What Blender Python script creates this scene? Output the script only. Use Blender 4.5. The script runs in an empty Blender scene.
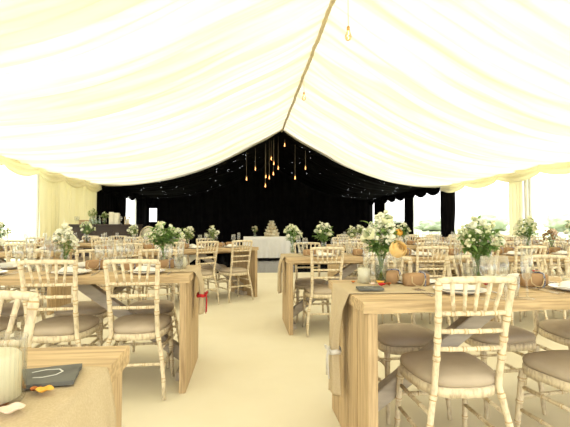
import bpy, bmesh, math, random
from mathutils import Vector, Matrix, noise
random.seed(7)
PI = math.pi
sc = bpy.context.scene
COL = sc.collection

# ------------------------------------------------------------------ materials
def newmat(name):
    m = bpy.data.materials.new(name); m.use_nodes = True
    nt = m.node_tree; nt.nodes.clear()
    out = nt.nodes.new('ShaderNodeOutputMaterial')
    return m, nt, out
def ramp(nt, fac, stops):
    r = nt.nodes.new('ShaderNodeValToRGB')
    while len(r.color_ramp.elements) < len(stops): r.color_ramp.elements.new(.5)
    for e, (p, c) in zip(r.color_ramp.elements, stops):
        e.position = p; e.color = (*c, 1)
    nt.links.new(fac, r.inputs['Fac']); return r
def noise_fac(nt, scale, stretch=(1,1,1), detail=3, rough=.55):
    tc = nt.nodes.new('ShaderNodeTexCoord'); mp = nt.nodes.new('ShaderNodeMapping')
    mp.inputs['Scale'].default_value = stretch
    n = nt.nodes.new('ShaderNodeTexNoise'); n.inputs['Scale'].default_value = scale
    n.inputs['Detail'].default_value = detail; n.inputs['Roughness'].default_value = rough
    nt.links.new(tc.outputs['Object'], mp.inputs[0]); nt.links.new(mp.outputs[0], n.inputs['Vector'])
    return n.outputs['Fac']
def mat(name, c1, c2=None, scale=8, stretch=(1,1,1), rough=.6, spec=.3, bump=0, metal=0, detail=3, lo=.35, hi=.65, trans=0):
    m, nt, out = newmat(name)
    b = nt.nodes.new('ShaderNodeBsdfPrincipled')
    b.inputs['Roughness'].default_value = rough; b.inputs['Metallic'].default_value = metal
    b.inputs['Specular IOR Level'].default_value = spec
    f = noise_fac(nt, scale, stretch, detail)
    r = ramp(nt, f, [(lo, c1), (hi, c2 or tuple(x*.86 for x in c1))])
    nt.links.new(r.outputs[0], b.inputs['Base Color'])
    if bump:
        bp = nt.nodes.new('ShaderNodeBump'); bp.inputs['Strength'].default_value = bump; bp.inputs['Distance'].default_value = .004
        nt.links.new(f, bp.inputs['Height']); nt.links.new(bp.outputs[0], b.inputs['Normal'])
    if trans:
        t = nt.nodes.new('ShaderNodeBsdfTranslucent'); nt.links.new(r.outputs[0], t.inputs[0])
        mx = nt.nodes.new('ShaderNodeMixShader'); mx.inputs[0].default_value = trans
        nt.links.new(b.outputs[0], mx.inputs[1]); nt.links.new(t.outputs[0], mx.inputs[2])
        nt.links.new(mx.outputs[0], out.inputs[0])
    else: nt.links.new(b.outputs[0], out.inputs[0])
    return m
def glassmat(name, tint=(1,1,1), blend=.25, base=.06):
    m, nt, out = newmat(name)
    t = nt.nodes.new('ShaderNodeBsdfTransparent'); t.inputs[0].default_value = (*tint,1)
    g = nt.nodes.new('ShaderNodeBsdfGlossy'); g.inputs['Roughness'].default_value = .05
    lw = nt.nodes.new('ShaderNodeLayerWeight'); lw.inputs[0].default_value = blend
    ma = nt.nodes.new('ShaderNodeMath'); ma.operation = 'MULTIPLY_ADD'; ma.inputs[1].default_value = .6; ma.inputs[2].default_value = base
    nt.links.new(lw.outputs['Facing'], ma.inputs[0])
    mx = nt.nodes.new('ShaderNodeMixShader')
    nt.links.new(ma.outputs[0], mx.inputs[0]); nt.links.new(t.outputs[0], mx.inputs[1]); nt.links.new(g.outputs[0], mx.inputs[2])
    nt.links.new(mx.outputs[0], out.inputs[0]); return m
def emis(name, c, s):
    m, nt, out = newmat(name); e = nt.nodes.new('ShaderNodeEmission')
    e.inputs[0].default_value = (*c,1); e.inputs[1].default_value = s
    nt.links.new(e.outputs[0], out.inputs[0]); return m

M = {}
M['lime'] = mat('limewashed_wood', (.78,.68,.49), (.52,.41,.27), 60, (1,1,.4), .55, .25, .1, lo=.44, hi=.72)
M['limeband'] = mat('bare_wood_ring', (.46,.31,.14), (.62,.46,.25), 30, rough=.6)
M['cushion'] = mat('taupe_suede', (.53,.445,.34), (.46,.38,.285), 5, rough=.95, spec=.1)
M['wood'] = mat('rustic_pine_top', (.60,.445,.255), (.27,.18,.095), 9, (.4,7,7), .6, .2, .4, detail=7, lo=.40, hi=.78)
M['woodv'] = mat('rustic_pine_panel', (.58,.43,.25), (.29,.19,.10), 9, (7,7,.4), .6, .2, .35, detail=7, lo=.40, hi=.78)
M['grey'] = mat('weathered_grey_wood', (.52,.46,.38), (.38,.33,.27), 6, (.6,4,4), .7, .2, .2, detail=5)
M['hessian'] = mat('hessian', (.62,.51,.34), (.55,.44,.285), 240, rough=.95, spec=.05, bump=.15, trans=.12)
M['carpet'] = mat('cream_carpet', (.77,.715,.56), (.73,.67,.51), 1.4, rough=1, spec=.05, detail=5)
M['dance'] = mat('black_gloss_floor', (.012,.012,.012), (.02,.02,.02), 3, rough=.16, spec=.6)
M['black'] = mat('black_cloth', (.009,.008,.0085), (.006,.0055,.006), 3, rough=.95, spec=.03)
M['plate'] = mat('white_china', (.82,.80,.75), (.80,.77,.72), 4, rough=.2, spec=.5)
M['napkin'] = mat('white_linen', (.84,.81,.74), (.78,.75,.67), 12, rough=.9, spec=.1)
M['tcloth'] = mat('white_tablecloth', (.92,.90,.86), (.86,.84,.80), 3, rough=.9, spec=.1)
M['steel'] = mat('cutlery_steel', (.60,.56,.50), None, 4, rough=.25, metal=1)
M['kraft'] = mat('kraft_card', (.42,.265,.14), (.35,.215,.11), 9, rough=.85, spec=.1)
M['string'] = mat('jute_string', (.66,.52,.30), None, 40, rough=.9)
M['ribbon'] = mat('navy_gingham_ribbon', (.06,.07,.14), (.5,.5,.55), 160, rough=.8, lo=.48, hi=.52)
M['red'] = mat('red_petal', (.62,.03,.03), (.42,.02,.03), 20, rough=.7)
M['lace'] = mat('pale_grey_ribbon', (.74,.71,.66), None, 40, rough=.8)
M['slate'] = mat('grey_slate', (.115,.115,.105), (.17,.17,.155), 14, rough=.9, spec=.1, bump=.4)
M['chalk'] = mat('chalk', (.72,.72,.68), None, 60, rough=1)
M['leaf'] = mat('leaf', (.13,.26,.06), (.27,.39,.13), 12, rough=.6, trans=.3)
M['leaf2'] = mat('leaf_pale', (.26,.34,.10), (.36,.42,.17), 12, rough=.6, trans=.3)
M['stem'] = mat('stem', (.13,.24,.05), None, 12, rough=.6)
M['white_petal'] = mat('white_petal', (.90,.89,.78), (.85,.84,.66), 20, rough=.7, trans=.25)
M['cream_petal'] = mat('cream_petal', (.86,.84,.62), (.76,.78,.50), 20, rough=.7, trans=.2)
M['orange'] = mat('apricot_rose', (.93,.66,.26), (.93,.76,.42), 14, rough=.7, trans=.25)
M['pinkp'] = mat('pale_pink_petal', (.85,.62,.50), (.82,.70,.58), 30, rough=.7)
M['rust'] = mat('rust_petal', (.55,.18,.04), (.16,.04,.02), 60, rough=.7)
M['yellow'] = mat('amber_petal', (.85,.50,.08), (.78,.38,.06), 30, rough=.7)
M['wax'] = mat('ivory_wax', (.93,.89,.74), (.92,.87,.70), 3, rough=.5, spec=.3, trans=.2)
M['wick'] = mat('wick', (.03,.02,.02), None, 3)
M['glass'] = glassmat('clear_glass', (.98,.985,.98), .24, .065)
M['ribglass'] = glassmat('ribbed_glass', (.98,.985,.97), .12, .03)
M['water'] = glassmat('vase_water', (.80,.86,.78), .2, .04)
M['pane'] = glassmat('clear_pvc', (.98,.99,.98), .05, .02)
M['frame'] = mat('white_frame', (.72,.70,.63), None, 4, rough=.5)
M['barwood'] = mat('dark_bar_wood', (.040,.022,.014), (.028,.015,.010), 5, (.5,.5,4), .5, .4)
M['bulb'] = emis('bulb_filament', (1,.50,.20), 5)
M['bulbglass'] = glassmat('amber_bulb_glass', (1,.72,.50), .3, .08)
M['brass'] = mat('brass_cap', (.60,.36,.14), None, 4, rough=.3, metal=1)
M['cord'] = mat('twine_cord', (.48,.39,.26), None, 20, rough=.8)
M['star'] = emis('star_led', (.9,.95,1), 1.6)
M['grass'] = mat('meadow_grass', (.50,.56,.36), (.56,.60,.42), .4, rough=1, spec=0)
M['crown'] = mat('tree_crown', (.46,.52,.38), (.54,.59,.46), 1.5, rough=1, spec=0)  # pale tone puts distance haze into the crown colour
M['bark'] = mat('bark', (.25,.2,.15), None, 5)
M['sponge'] = mat('naked_cake_sponge', (.62,.50,.30), (.80,.73,.55), 12, rough=.9, lo=.45, hi=.55)
M['icing'] = mat('cream_icing', (.82,.76,.60), None, 9, rough=.6)
M['bottle'] = glassmat('green_bottle_glass', (.70,.80,.62), .3, .1)
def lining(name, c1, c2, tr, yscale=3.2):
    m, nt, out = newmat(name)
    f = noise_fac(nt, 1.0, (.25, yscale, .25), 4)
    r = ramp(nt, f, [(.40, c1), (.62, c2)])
    d = nt.nodes.new('ShaderNodeBsdfDiffuse'); t = nt.nodes.new('ShaderNodeBsdfTranslucent')
    nt.links.new(r.outputs[0], d.inputs[0]); nt.links.new(r.outputs[0], t.inputs[0])
    mx = nt.nodes.new('ShaderNodeMixShader'); mx.inputs[0].default_value = tr
    nt.links.new(d.outputs[0], mx.inputs[1]); nt.links.new(t.outputs[0], mx.inputs[2]); nt.links.new(mx.outputs[0], out.inputs[0])
    return m
M['roof'] = lining('ivory_roof_lining', (.91,.87,.77), (.77,.70,.50), .245)  # darker yellow bands put fold shade and doubled cloth into the colour
M['ivory'] = lining('ivory_curtain', (.92,.885,.73), (.89,.85,.67), .62, 1)
M['outer'] = lining('white_marquee_wall', (.92,.90,.84), (.90,.88,.80), .80, 1)
M['ridge'] = mat('ridge_tape', (.74,.64,.42), None, 12, rough=.9)

# ------------------------------------------------------------------ mesh helpers
class MB:
    def __init__(s): s.bm = bmesh.new()
    def box(s, c, d, rot=None, bev=0):
        r = bmesh.ops.create_cube(s.bm, size=1)
        vs = r['verts']
        mt = Matrix.Diagonal((*d,1))
        if rot: mt = rot.to_4x4() @ mt
        mt = Matrix.Translation(c) @ mt
        bmesh.ops.transform(s.bm, matrix=mt, verts=vs)
        if bev:
            es = list({e for v in vs for e in v.link_edges})
            bmesh.ops.bevel(s.bm, geom=es, offset=bev, segments=2, affect='EDGES')
        return s
    def tube(s, pts, rad, n=8, caps=True, flat=1.0, closed=False, bands=False):
        pts = [Vector(p) for p in pts]
        if not hasattr(rad,'__len__'): rad = [rad]*len(pts)
        rings = []; N = len(pts); ref = None
        for i,p in enumerate(pts):
            a = pts[i-1] if (i>0 or closed) else pts[i]; b = pts[(i+1)%N] if (i<N-1 or closed) else pts[i]
            t = (b-a).normalized()
            if ref is None:
                ref = Vector((1,0,0)) if abs(t.x)<.8 else Vector((0,1,0))
            u = (ref - t*ref.dot(t)).normalized(); w = t.cross(u); ref = u
            rings.append([s.bm.verts.new(p + (u*math.cos(2*PI*k/n) + w*math.sin(2*PI*k/n)*flat)*rad[i]) for k in range(n)])
        rng = range(N) if closed else range(N-1)
        for i in rng:
            A = rings[i]; B = rings[(i+1)%N]
            dark = bands and (pts[i]-pts[(i+1)%N]).length < .02 and abs(rad[i]-rad[(i+1)%N]) > .09*min(rad[i],rad[(i+1)%N])
            for k in range(n):
                fc = s.bm.faces.new((A[k],A[(k+1)%n],B[(k+1)%n],B[k]))
                if dark: fc.material_index = 1
        if caps and not closed:
            s.bm.faces.new(rings[0][::-1]); s.bm.faces.new(rings[-1])
        return s
    def lathe(s, prof, n=20, c=(0,0,0), rib=0, ribn=24, sx=1, sy=1):
        c = Vector(c); rings = []
        for r,z in prof:
            if r < 1e-5: rings.append([s.bm.verts.new(c+Vector((0,0,z)))])
            else:
                rings.append([s.bm.verts.new(c+Vector((math.cos(2*PI*k/n)*r*sx*(1+rib*math.cos(PI*k*2*ribn/n)), math.sin(2*PI*k/n)*r*sy*(1+rib*math.cos(PI*k*2*ribn/n)), z))) for k in range(n)])
        for A,B in zip(rings, rings[1:]):
            if len(A)==1 and len(B)==1: continue
            for k in range(n):
                if len(A)==1: s.bm.faces.new((A[0],B[k],B[(k+1)%n]))
                elif len(B)==1: s.bm.faces.new((A[k],A[(k+1)%n],B[0]))
                else: s.bm.faces.new((A[k],A[(k+1)%n],B[(k+1)%n],B[k]))
        return s
    def grid(s, nu, nv, f):
        V = [[s.bm.verts.new(f(i/nu, j/nv)) for j in range(nv+1)] for i in range(nu+1)]
        for i in range(nu):
            for j in range(nv):
                s.bm.faces.new((V[i][j],V[i+1][j],V[i+1][j+1],V[i][j+1]))
        return s
    def prism(s, poly, z0, z1):
        b = [s.bm.verts.new((x,y,z0)) for x,y in poly]; t = [s.bm.verts.new((x,y,z1)) for x,y in poly]
        s.bm.faces.new(b[::-1]); s.bm.faces.new(t)
        n = len(poly)
        for i in range(n): s.bm.faces.new((b[i],b[(i+1)%n],t[(i+1)%n],t[i]))
        return s
    def leaf(s, base, d, L, w, up=None):
        d = d.normalized(); up = up or Vector((0,0,1))
        sd = d.cross(up)
        if sd.length < .05: sd = d.cross(Vector((1,0,0)))
        sd.normalize(); nn = sd.cross(d)
        pr = [(0,.08,0),(.33,1,.06),(.7,.75,.03),(1,.02,-.10)]
        L3 = []
        for t,ww,h in pr:
            c = base + d*L*t + nn*h*L
            L3.append((s.bm.verts.new(c - sd*w*.5*ww + nn*.12*w*ww), s.bm.verts.new(c), s.bm.verts.new(c + sd*w*.5*ww + nn*.12*w*ww)))
        for A,B in zip(L3,L3[1:]):
            s.bm.faces.new((A[0],A[1],B[1],B[0])); s.bm.faces.new((A[1],A[2],B[2],B[1]))
        return s
    def mesh(s, name, m, smooth=True):
        bmesh.ops.recalc_face_normals(s.bm, faces=s.bm.faces)
        me = bpy.data.meshes.new(name); s.bm.to_mesh(me); s.bm.free()
        if smooth is True:
            for p in me.polygons: p.use_smooth = True
        me.materials.append(m)
        if m is M['lime']: me.materials.append(M['limeband'])
        return me
    def build(s, name, m, parent=None, loc=(0,0,0), rz=0, smooth=True):
        o = bpy.data.objects.new(name, s.mesh(name, m, smooth)); COL.objects.link(o)
        o.location = loc; o.rotation_euler = (0,0,rz)
        if parent: o.parent = parent
        return o
def tag(o, label=None, cat=None, group=None, kind=None):
    if label: o['label'] = label
    if cat: o['category'] = cat
    if group: o['group'] = group
    if kind: o['kind'] = kind
    return o
def empty(name, label=None, cat=None, group=None, loc=(0,0,0), rz=0):
    o = bpy.data.objects.new(name, None); COL.objects.link(o); o.empty_display_size = .1
    o.location = loc; o.rotation_euler = (0,0,rz)
    return tag(o, label, cat, group)
KIDS = {}
def kids(o):
    if o.name not in KIDS: KIDS[o.name] = [c for c in COL.objects if c.parent == o]
    return KIDS[o.name]
def copy_tree(o, parent=None):
    c = o.copy(); COL.objects.link(c); c.parent = parent
    for ch in kids(o): copy_tree(ch, c)
    return c
USED = set()
def put(proto, loc, rz, label, group, sc_=None):
    if proto.name not in USED:
        KIDS[proto.name] = [c for c in COL.objects if c.parent == proto]
        for ch in KIDS[proto.name]: kids(ch)
        USED.add(proto.name); o = proto
    else: o = copy_tree(proto)
    o.location = loc; o.rotation_euler = (0,0,rz)
    if sc_: o.scale = (sc_,)*3
    o['label'] = label; o['group'] = group
    return o
def struct(o): o['kind'] = 'structure'; return o

# ------------------------------------------------------------------ setting
XL, XR, XM = -5.1, 7.0, 1.25
JOIN = lambda X: 13.95 - (X-XL)/(XR-XL)*.75          # where ivory meets black
YN, YB = -2.5, 21.4
struct(MB().box(((XL+XR)/2,(YN+9.8)/2,-.05),(XR-XL,9.8-YN,.10)).box(((XL-1.7)/2,(9.8+YB)/2,-.05),(-1.7-XL,YB-9.8,.10)).box(((4.6+XR)/2,(9.8+YB)/2,-.05),(XR-4.6,YB-9.8,.10)).build('floor', M['carpet'], smooth=False))
df = MB()
for i in range(6):
    for j in range(11):
        df.box((-1.7+1.05*(i+.5), 9.8+1.0545*(j+.5), -.02),(1.047,1.051,.04))
tag(df.build('dance_floor', M['dance'], smooth=False), 'glossy black panelled dance floor beyond the cream carpet', 'dance floor')
g = MB().box((0,40,-.16),(400,300,.1)); struct(g.build('ground', M['grass'], smooth=False))

PROF = [(0,4.42),(.7,4.03),(1.4,3.66),(2.0,3.33),(2.7,3.03),(3.4,2.81),(4.0,2.68),(5.0,2.56),(6.0,2.55)]
def prof(u):
    for (a,za),(b,zb) in zip(PROF,PROF[1:]):
        if u <= b:
            i = PROF.index((a,za)); t = (u-a)/(b-a)
            m0 = (zb-PROF[max(i-1,0)][1])/(b-PROF[max(i-1,0)][0])
            n2 = PROF[min(i+2,len(PROF)-1)]; m1 = (n2[1]-za)/(n2[0]-a)
            h = b-a; return (2*t**3-3*t**2+1)*za + (t**3-2*t*t+t)*h*m0 + (-2*t**3+3*t*t)*zb + (t**3-t*t)*h*m1
    return PROF[-1][1]
def fold(y, s, u):
    # gathered cloth running ridge to eave: overlapping pleats of differing widths
    ys = y + .10*math.sin(u*.9 + y*.35) + .05*math.sin(u*2.1+s*2)
    v = 0
    for wl, am, k in ((.95,.070,1.3),(.43,.045,4.1),(.21,.020,2.2)):
        n = noise.noise(Vector((ys/wl*.55+k*9, u*.14+s*5, k)))
        ph = ys/wl + n*1.3
        fr = ph - math.floor(ph)
        v += am*(abs(math.sin(PI*fr))**.7 - .5)*2*(.55+.6*n)
    env = min(1, u/.5)*min(1,(6.05-u)/.5+.25)
    return v*env
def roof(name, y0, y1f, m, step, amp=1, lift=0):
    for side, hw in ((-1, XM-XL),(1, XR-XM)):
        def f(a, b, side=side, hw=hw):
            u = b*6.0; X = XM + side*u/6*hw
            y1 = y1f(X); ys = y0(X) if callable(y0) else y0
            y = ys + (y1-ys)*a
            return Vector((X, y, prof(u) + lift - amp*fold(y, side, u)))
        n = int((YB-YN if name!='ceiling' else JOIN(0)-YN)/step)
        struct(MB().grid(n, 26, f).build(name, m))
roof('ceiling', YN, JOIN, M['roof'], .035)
# black star lining
black_ceiling = []
for side, hw in ((-1, XM-XL),(1, XR-XM)):
    def f(a, b, side=side, hw=hw):
        u = b*6.0; X = XM + side*u/6*hw; y = JOIN(X)-.15 + (YB-JOIN(X)+.15)*a
        return Vector((X, y, prof(u)+.06 - .8*fold(y, side+3, u)))
    o = struct(MB().grid(90, 20, f).build('ceiling_black', M['black']))
    o.name = 'ceiling'; black_ceiling.append((o, side, hw))
for i in range(96):
    o, side, hw = black_ceiling[i%2]
    u = random.uniform(.5,5.7); X = XM+side*u/6*hw; y = random.uniform(JOIN(X)+.3, YB-.4)
    z = prof(u)+.06-.8*fold(y, side+3, u)-.012
    r = random.uniform(.004,.009)
    bm = MB(); bmesh.ops.create_icosphere(bm.bm, subdivisions=1, radius=r)
    bm.build('star_light', M['star'], o, (X,y,z))
# ridge tape
pts = []
for i in range(120):
    y = YN + (JOIN(XM)-YN)*i/119
    pts.append((XM+.006*math.sin(y*5), y, 4.385 + .006*math.sin(y*9) - .03*(math.exp(-((y-5.0)/.12)**2)+math.exp(-((y-7.4)/.12)**2)+math.exp(-((y-10)/.12)**2))))
tag(MB().tube(pts, [.026+.012*abs(math.sin(i*1.7)) for i in range(120)], 8).build('trim_1', M['ridge']), kind='structure')

# back wall, black, with drape folds
def drape(name, axis, fixed, a0, a1, z0, z1, m, wl=.22, amp=.035, label=None, cat='curtain', group=None, gather=None, seed=0, topf=None):
    n = max(8, int((a1-a0)/.022)) if (a1-a0)<5 else int((a1-a0)/.05)
    def f(a, b):
        t = a0 + (a1-a0)*a; z = z0 + (z1-z0)*b
        if topf: z = z0 + (topf(t)-z0)*b
        if gather:
            zt = gather[0]; k = 1 - gather[1]*math.exp(-((z-zt)/.35)**2); c = (a0+a1)/2; t = c + (t-c)*k
        ph = (a0+(a1-a0)*a)/wl*2*PI + 2.0*noise.noise(Vector((a*(a1-a0)*2.1, seed, b*.6)))
        d = amp*(math.sin(ph)+.35*math.sin(ph*2.3+1+b*1.2))*(1-.25*b)
        return Vector((t, fixed+d, z)) if axis=='x' else Vector((fixed+d, t, z))
    o = MB().grid(n, 14, f).build(name, m)
    md = o.modifiers.new('s','SOLIDIFY'); md.thickness = .004
    if label: tag(o, label, cat, group)
    else: struct(o)
    return o
def wtop(X):
    return prof(abs(X-XM)/((XM-XL) if X<XM else (XR-XM))*6)+.22
drape('wall_back','x',YB,XL,-4.95,0,2.5,M['black'],.30,.02,topf=wtop)
drape('wall_back','x',YB,-4.57,XR,0,2.5,M['black'],.30,.03,topf=wtop)
for za,zb in ((0,.52),(.92,1.36),(2.06,2.85)): drape('wall_back','x',YB,-4.95,-4.57,za,zb,M['black'],.30,.01)
# slender openings / pale door gap in the black back wall
def window(nm, X, y0, y1, z0, z1, npost=0, m=None):
    fr = MB(); w=.05
    for y in (y0, y1): fr.box((X,y,(z0+z1)/2),(w,w,z1-z0))
    for k in range(npost):
        y = y0+(y1-y0)*(k+1)/(npost+1); fr.box((X,y,(z0+z1)/2),(w,w,z1-z0))
    for z in (z0+w/2, z1-w/2): fr.box((X,(y0+y1)/2,z),(w,y1-y0-w,w))
    o = struct(fr.build(nm, M['frame'], smooth=False))
    MB().box((X,(y0+y1)/2,(z0+z1)/2),(.008,y1-y0-w,z1-z0-2*w)).build('pane', M['pane'], o, smooth=False)
    return o
# left side
window('window_1', XL, YN+.03, 3.6, 0, 2.5); window('window_2', XL, 3.66, 7.0, 0, 2.5); window('window_3', XL, 7.06, 10.42, 0, 2.5)
window('window_4', XL, 17.1, 19.35, 0, 2.4)
drape('wall_left','y',XL,10.47,13.95,0,2.56,M['outer'],.34,.02)
drape('wall_left','y',XL,13.95,17.07,0,2.56,M['black'],.3,.02)
drape('wall_left','y',XL,19.38,YB,0,2.56,M['black'],.3,.02)
drape('curtain','y',XL+.14,10.3,11.55,0,2.45,M['ivory'],.26,.05,'ivory curtain on left wall, drawn beside the big bright window','curtain','ivory curtains',(1.1,.12),1)
drape('curtain','y',XL+.14,11.6,14.0,0,2.45,M['ivory'],.30,.05,'wide ivory curtain on left wall behind the dark bar','curtain','ivory curtains',(1.1,.05),2)
# right side
window('window_5', XR, YN+.03, 2.4, 0, 2.5); window('window_6', XR, 2.46, 5.8, 0, 2.5); window('window_7', XR, 5.86, 9.2, 0, 2.5)
window('window_8', XR, 9.3, 12.9, 0, 2.5); window('window_9', XR, 13.0, 16.1, 0, 2.5); window('window_10', XR, 16.2, 19.5, 1.30, 2.5)
drape('wall_right','y',XR,16.2,19.5,0,1.28,M['black'],.3,.02)
drape('wall_right','y',XR,19.5,YB-.25,0,2.56,M['black'],.3,.02)
tag(MB().tube([(XR-.14,9.16,0),(XR-.14,9.16,2.5)],.045,12).box((XR-.14,9.16,.01),(.2,.2,.02)).build('marquee_pole', M['frame'], smooth=False),'slim white marquee pole beside the narrow ivory curtain on the right','pole')
drape('curtain','y',XR-.14,9.30,9.80,0,2.45,M['ivory'],.14,.045,'narrow ivory curtain between two bright windows on right wall','curtain','ivory curtains',(1.0,.15),3)
drape('curtain','y',XR-.14,12.55,13.5,0,2.45,M['black'],.16,.05,'black curtain on right wall nearest the ivory lining','curtain','black curtains',(1.1,.12),4)
drape('curtain','y',XR-.14,15.75,16.7,0,2.45,M['black'],.16,.05,'black curtain between two windows far down the right wall','curtain','black curtains',(1.1,.12),5)
drape('curtain','y',XL+.14,16.2,17.2,0,2.45,M['black'],.16,.05,'black curtain left of the small bright window behind the bar','curtain','black curtains',(1.2,.2),6)
# pale slit in the back left corner and its sill
# swagged valances
def valance(Xw, sgn, y0, y1, m, per, label, group, ncols=None):
    L = y1-y0; k = max(1, round(L/per)); per = L/k
    def f(a, b):
        y = y0+L*a; ph = (y-y0)/per; fr_ = ph-math.floor(ph)
        drop = .23 + .14*math.sin(PI*fr_)**.8
        z = 2.60 - drop*b
        # curved swag pleats
        zz = (2.60 - z)/max(.05,drop)
        out = .030*math.sin(zz*PI*5) * math.sin(PI*fr_)**.5 + .03*b + .035*math.exp(-(min(fr_,1-fr_)/.06)**2)
        return Vector((Xw - sgn*(.25 + out), y, z))
    o = MB().grid(int(L/.05), 20, f).build('valance', m)
    md = o.modifiers.new('s','SOLIDIFY'); md.thickness=.004
    tag(o, label, 'valance', group)
valance(XL,-1,YN,13.95,M['ivory'],1.35,'scalloped ivory valance running along the top of left wall','valances')
valance(XL,-1,13.97,YB-.1,M['black'],1.05,'scalloped black valance above the black left wall','valances')
valance(XR, 1,YN,13.15,M['ivory'],1.6,'scalloped ivory valance running along the top of right wall','valances')
valance(XR, 1,13.17,YB-.1,M['black'],1.05,'scalloped black valance above the far right windows','valances')

# outside trees
def tree(x, y, h, w, label):
    t = empty('tree', label, 'tree', 'trees across the field', (x,y,-.11))
    MB().tube([(0,0,0),(.1,0,h*.35),(0,.1,h*.7)],[.22,.16,.06],8).build('trunk', M['bark'], t)
    b = MB(); bmesh.ops.create_icosphere(b.bm, subdivisions=4, radius=1)
    for v in b.bm.verts:
        d = v.co.normalized(); k = 1+.35*noise.noise(d*2+Vector((x,0,0)))+.22*noise.noise(d*5+Vector((0,y,0)))+.12*noise.noise(d*11)
        v.co = Vector((d.x*w*k, d.y*w*k, d.z*h*.46*k + h*.46))
    b.build('crown', M['crown'], t)
for i,(x,y,h,w) in enumerate([(68,80,4.2,3.0),(60,92,4.0,3.6),(52,82,4.0,3.2),(76,70,4.6,3.4),(86,80,4.6,4),(43,88,3.0,3.6),(34,92,2.8,3.2),(25,90,3.0,3)]):
    tree(x,y,h,w,['pale tree across the field, seen right of the marquee pole','low broad tree beside the pole outside right window','round tree across the field behind narrow ivory curtain','taller tree across the field near the right picture edge','wide tree across the field at the right picture edge','low bush across the field outside the long right window','lowest bush across the field seen through right window','small tree outside the window beside the black curtain'][i])

# ------------------------------------------------------------------ chair
def ringed(m, p0, p1, r0, r1, nodes, n=8, mid=None):
    """turned bamboo-style stick from p0 to p1 (via mid) with raised rings"""
    p0, p1 = Vector(p0), Vector(p1); ts = [0,1]
    for q in nodes: ts += [q-.022, q-.012, q+.012, q+.022]
    ts = sorted(t for t in ts if 0<=t<=1)
    pts, rr = [], []
    for t in ts:
        if mid is not None:
            mm = Vector(mid); p = p0*(1-t)**2 + mm*2*t*(1-t) + p1*t*t
        else: p = p0.lerp(p1,t)
        r = r0+(r1-r0)*t
        if any(abs(t-q)<.0125 for q in nodes): r *= 1.2
        pts.append(p); rr.append(r)
    m.tube(pts, rr, n, bands=True)
def seat_outline(k=1.0):
    P = []
    for i in range(40):
        a = 2*PI*i/40; x = math.cos(a); y = math.sin(a)
        e = .62
        X = abs(x)**e*math.copysign(1,x)*.215; Y = abs(y)**e*math.copysign(1,y)*.205
        X *= 1 - .20*(.5 - Y/.41)          # narrower at the back
        P.append((X*k, Y*k))
    return P
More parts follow.
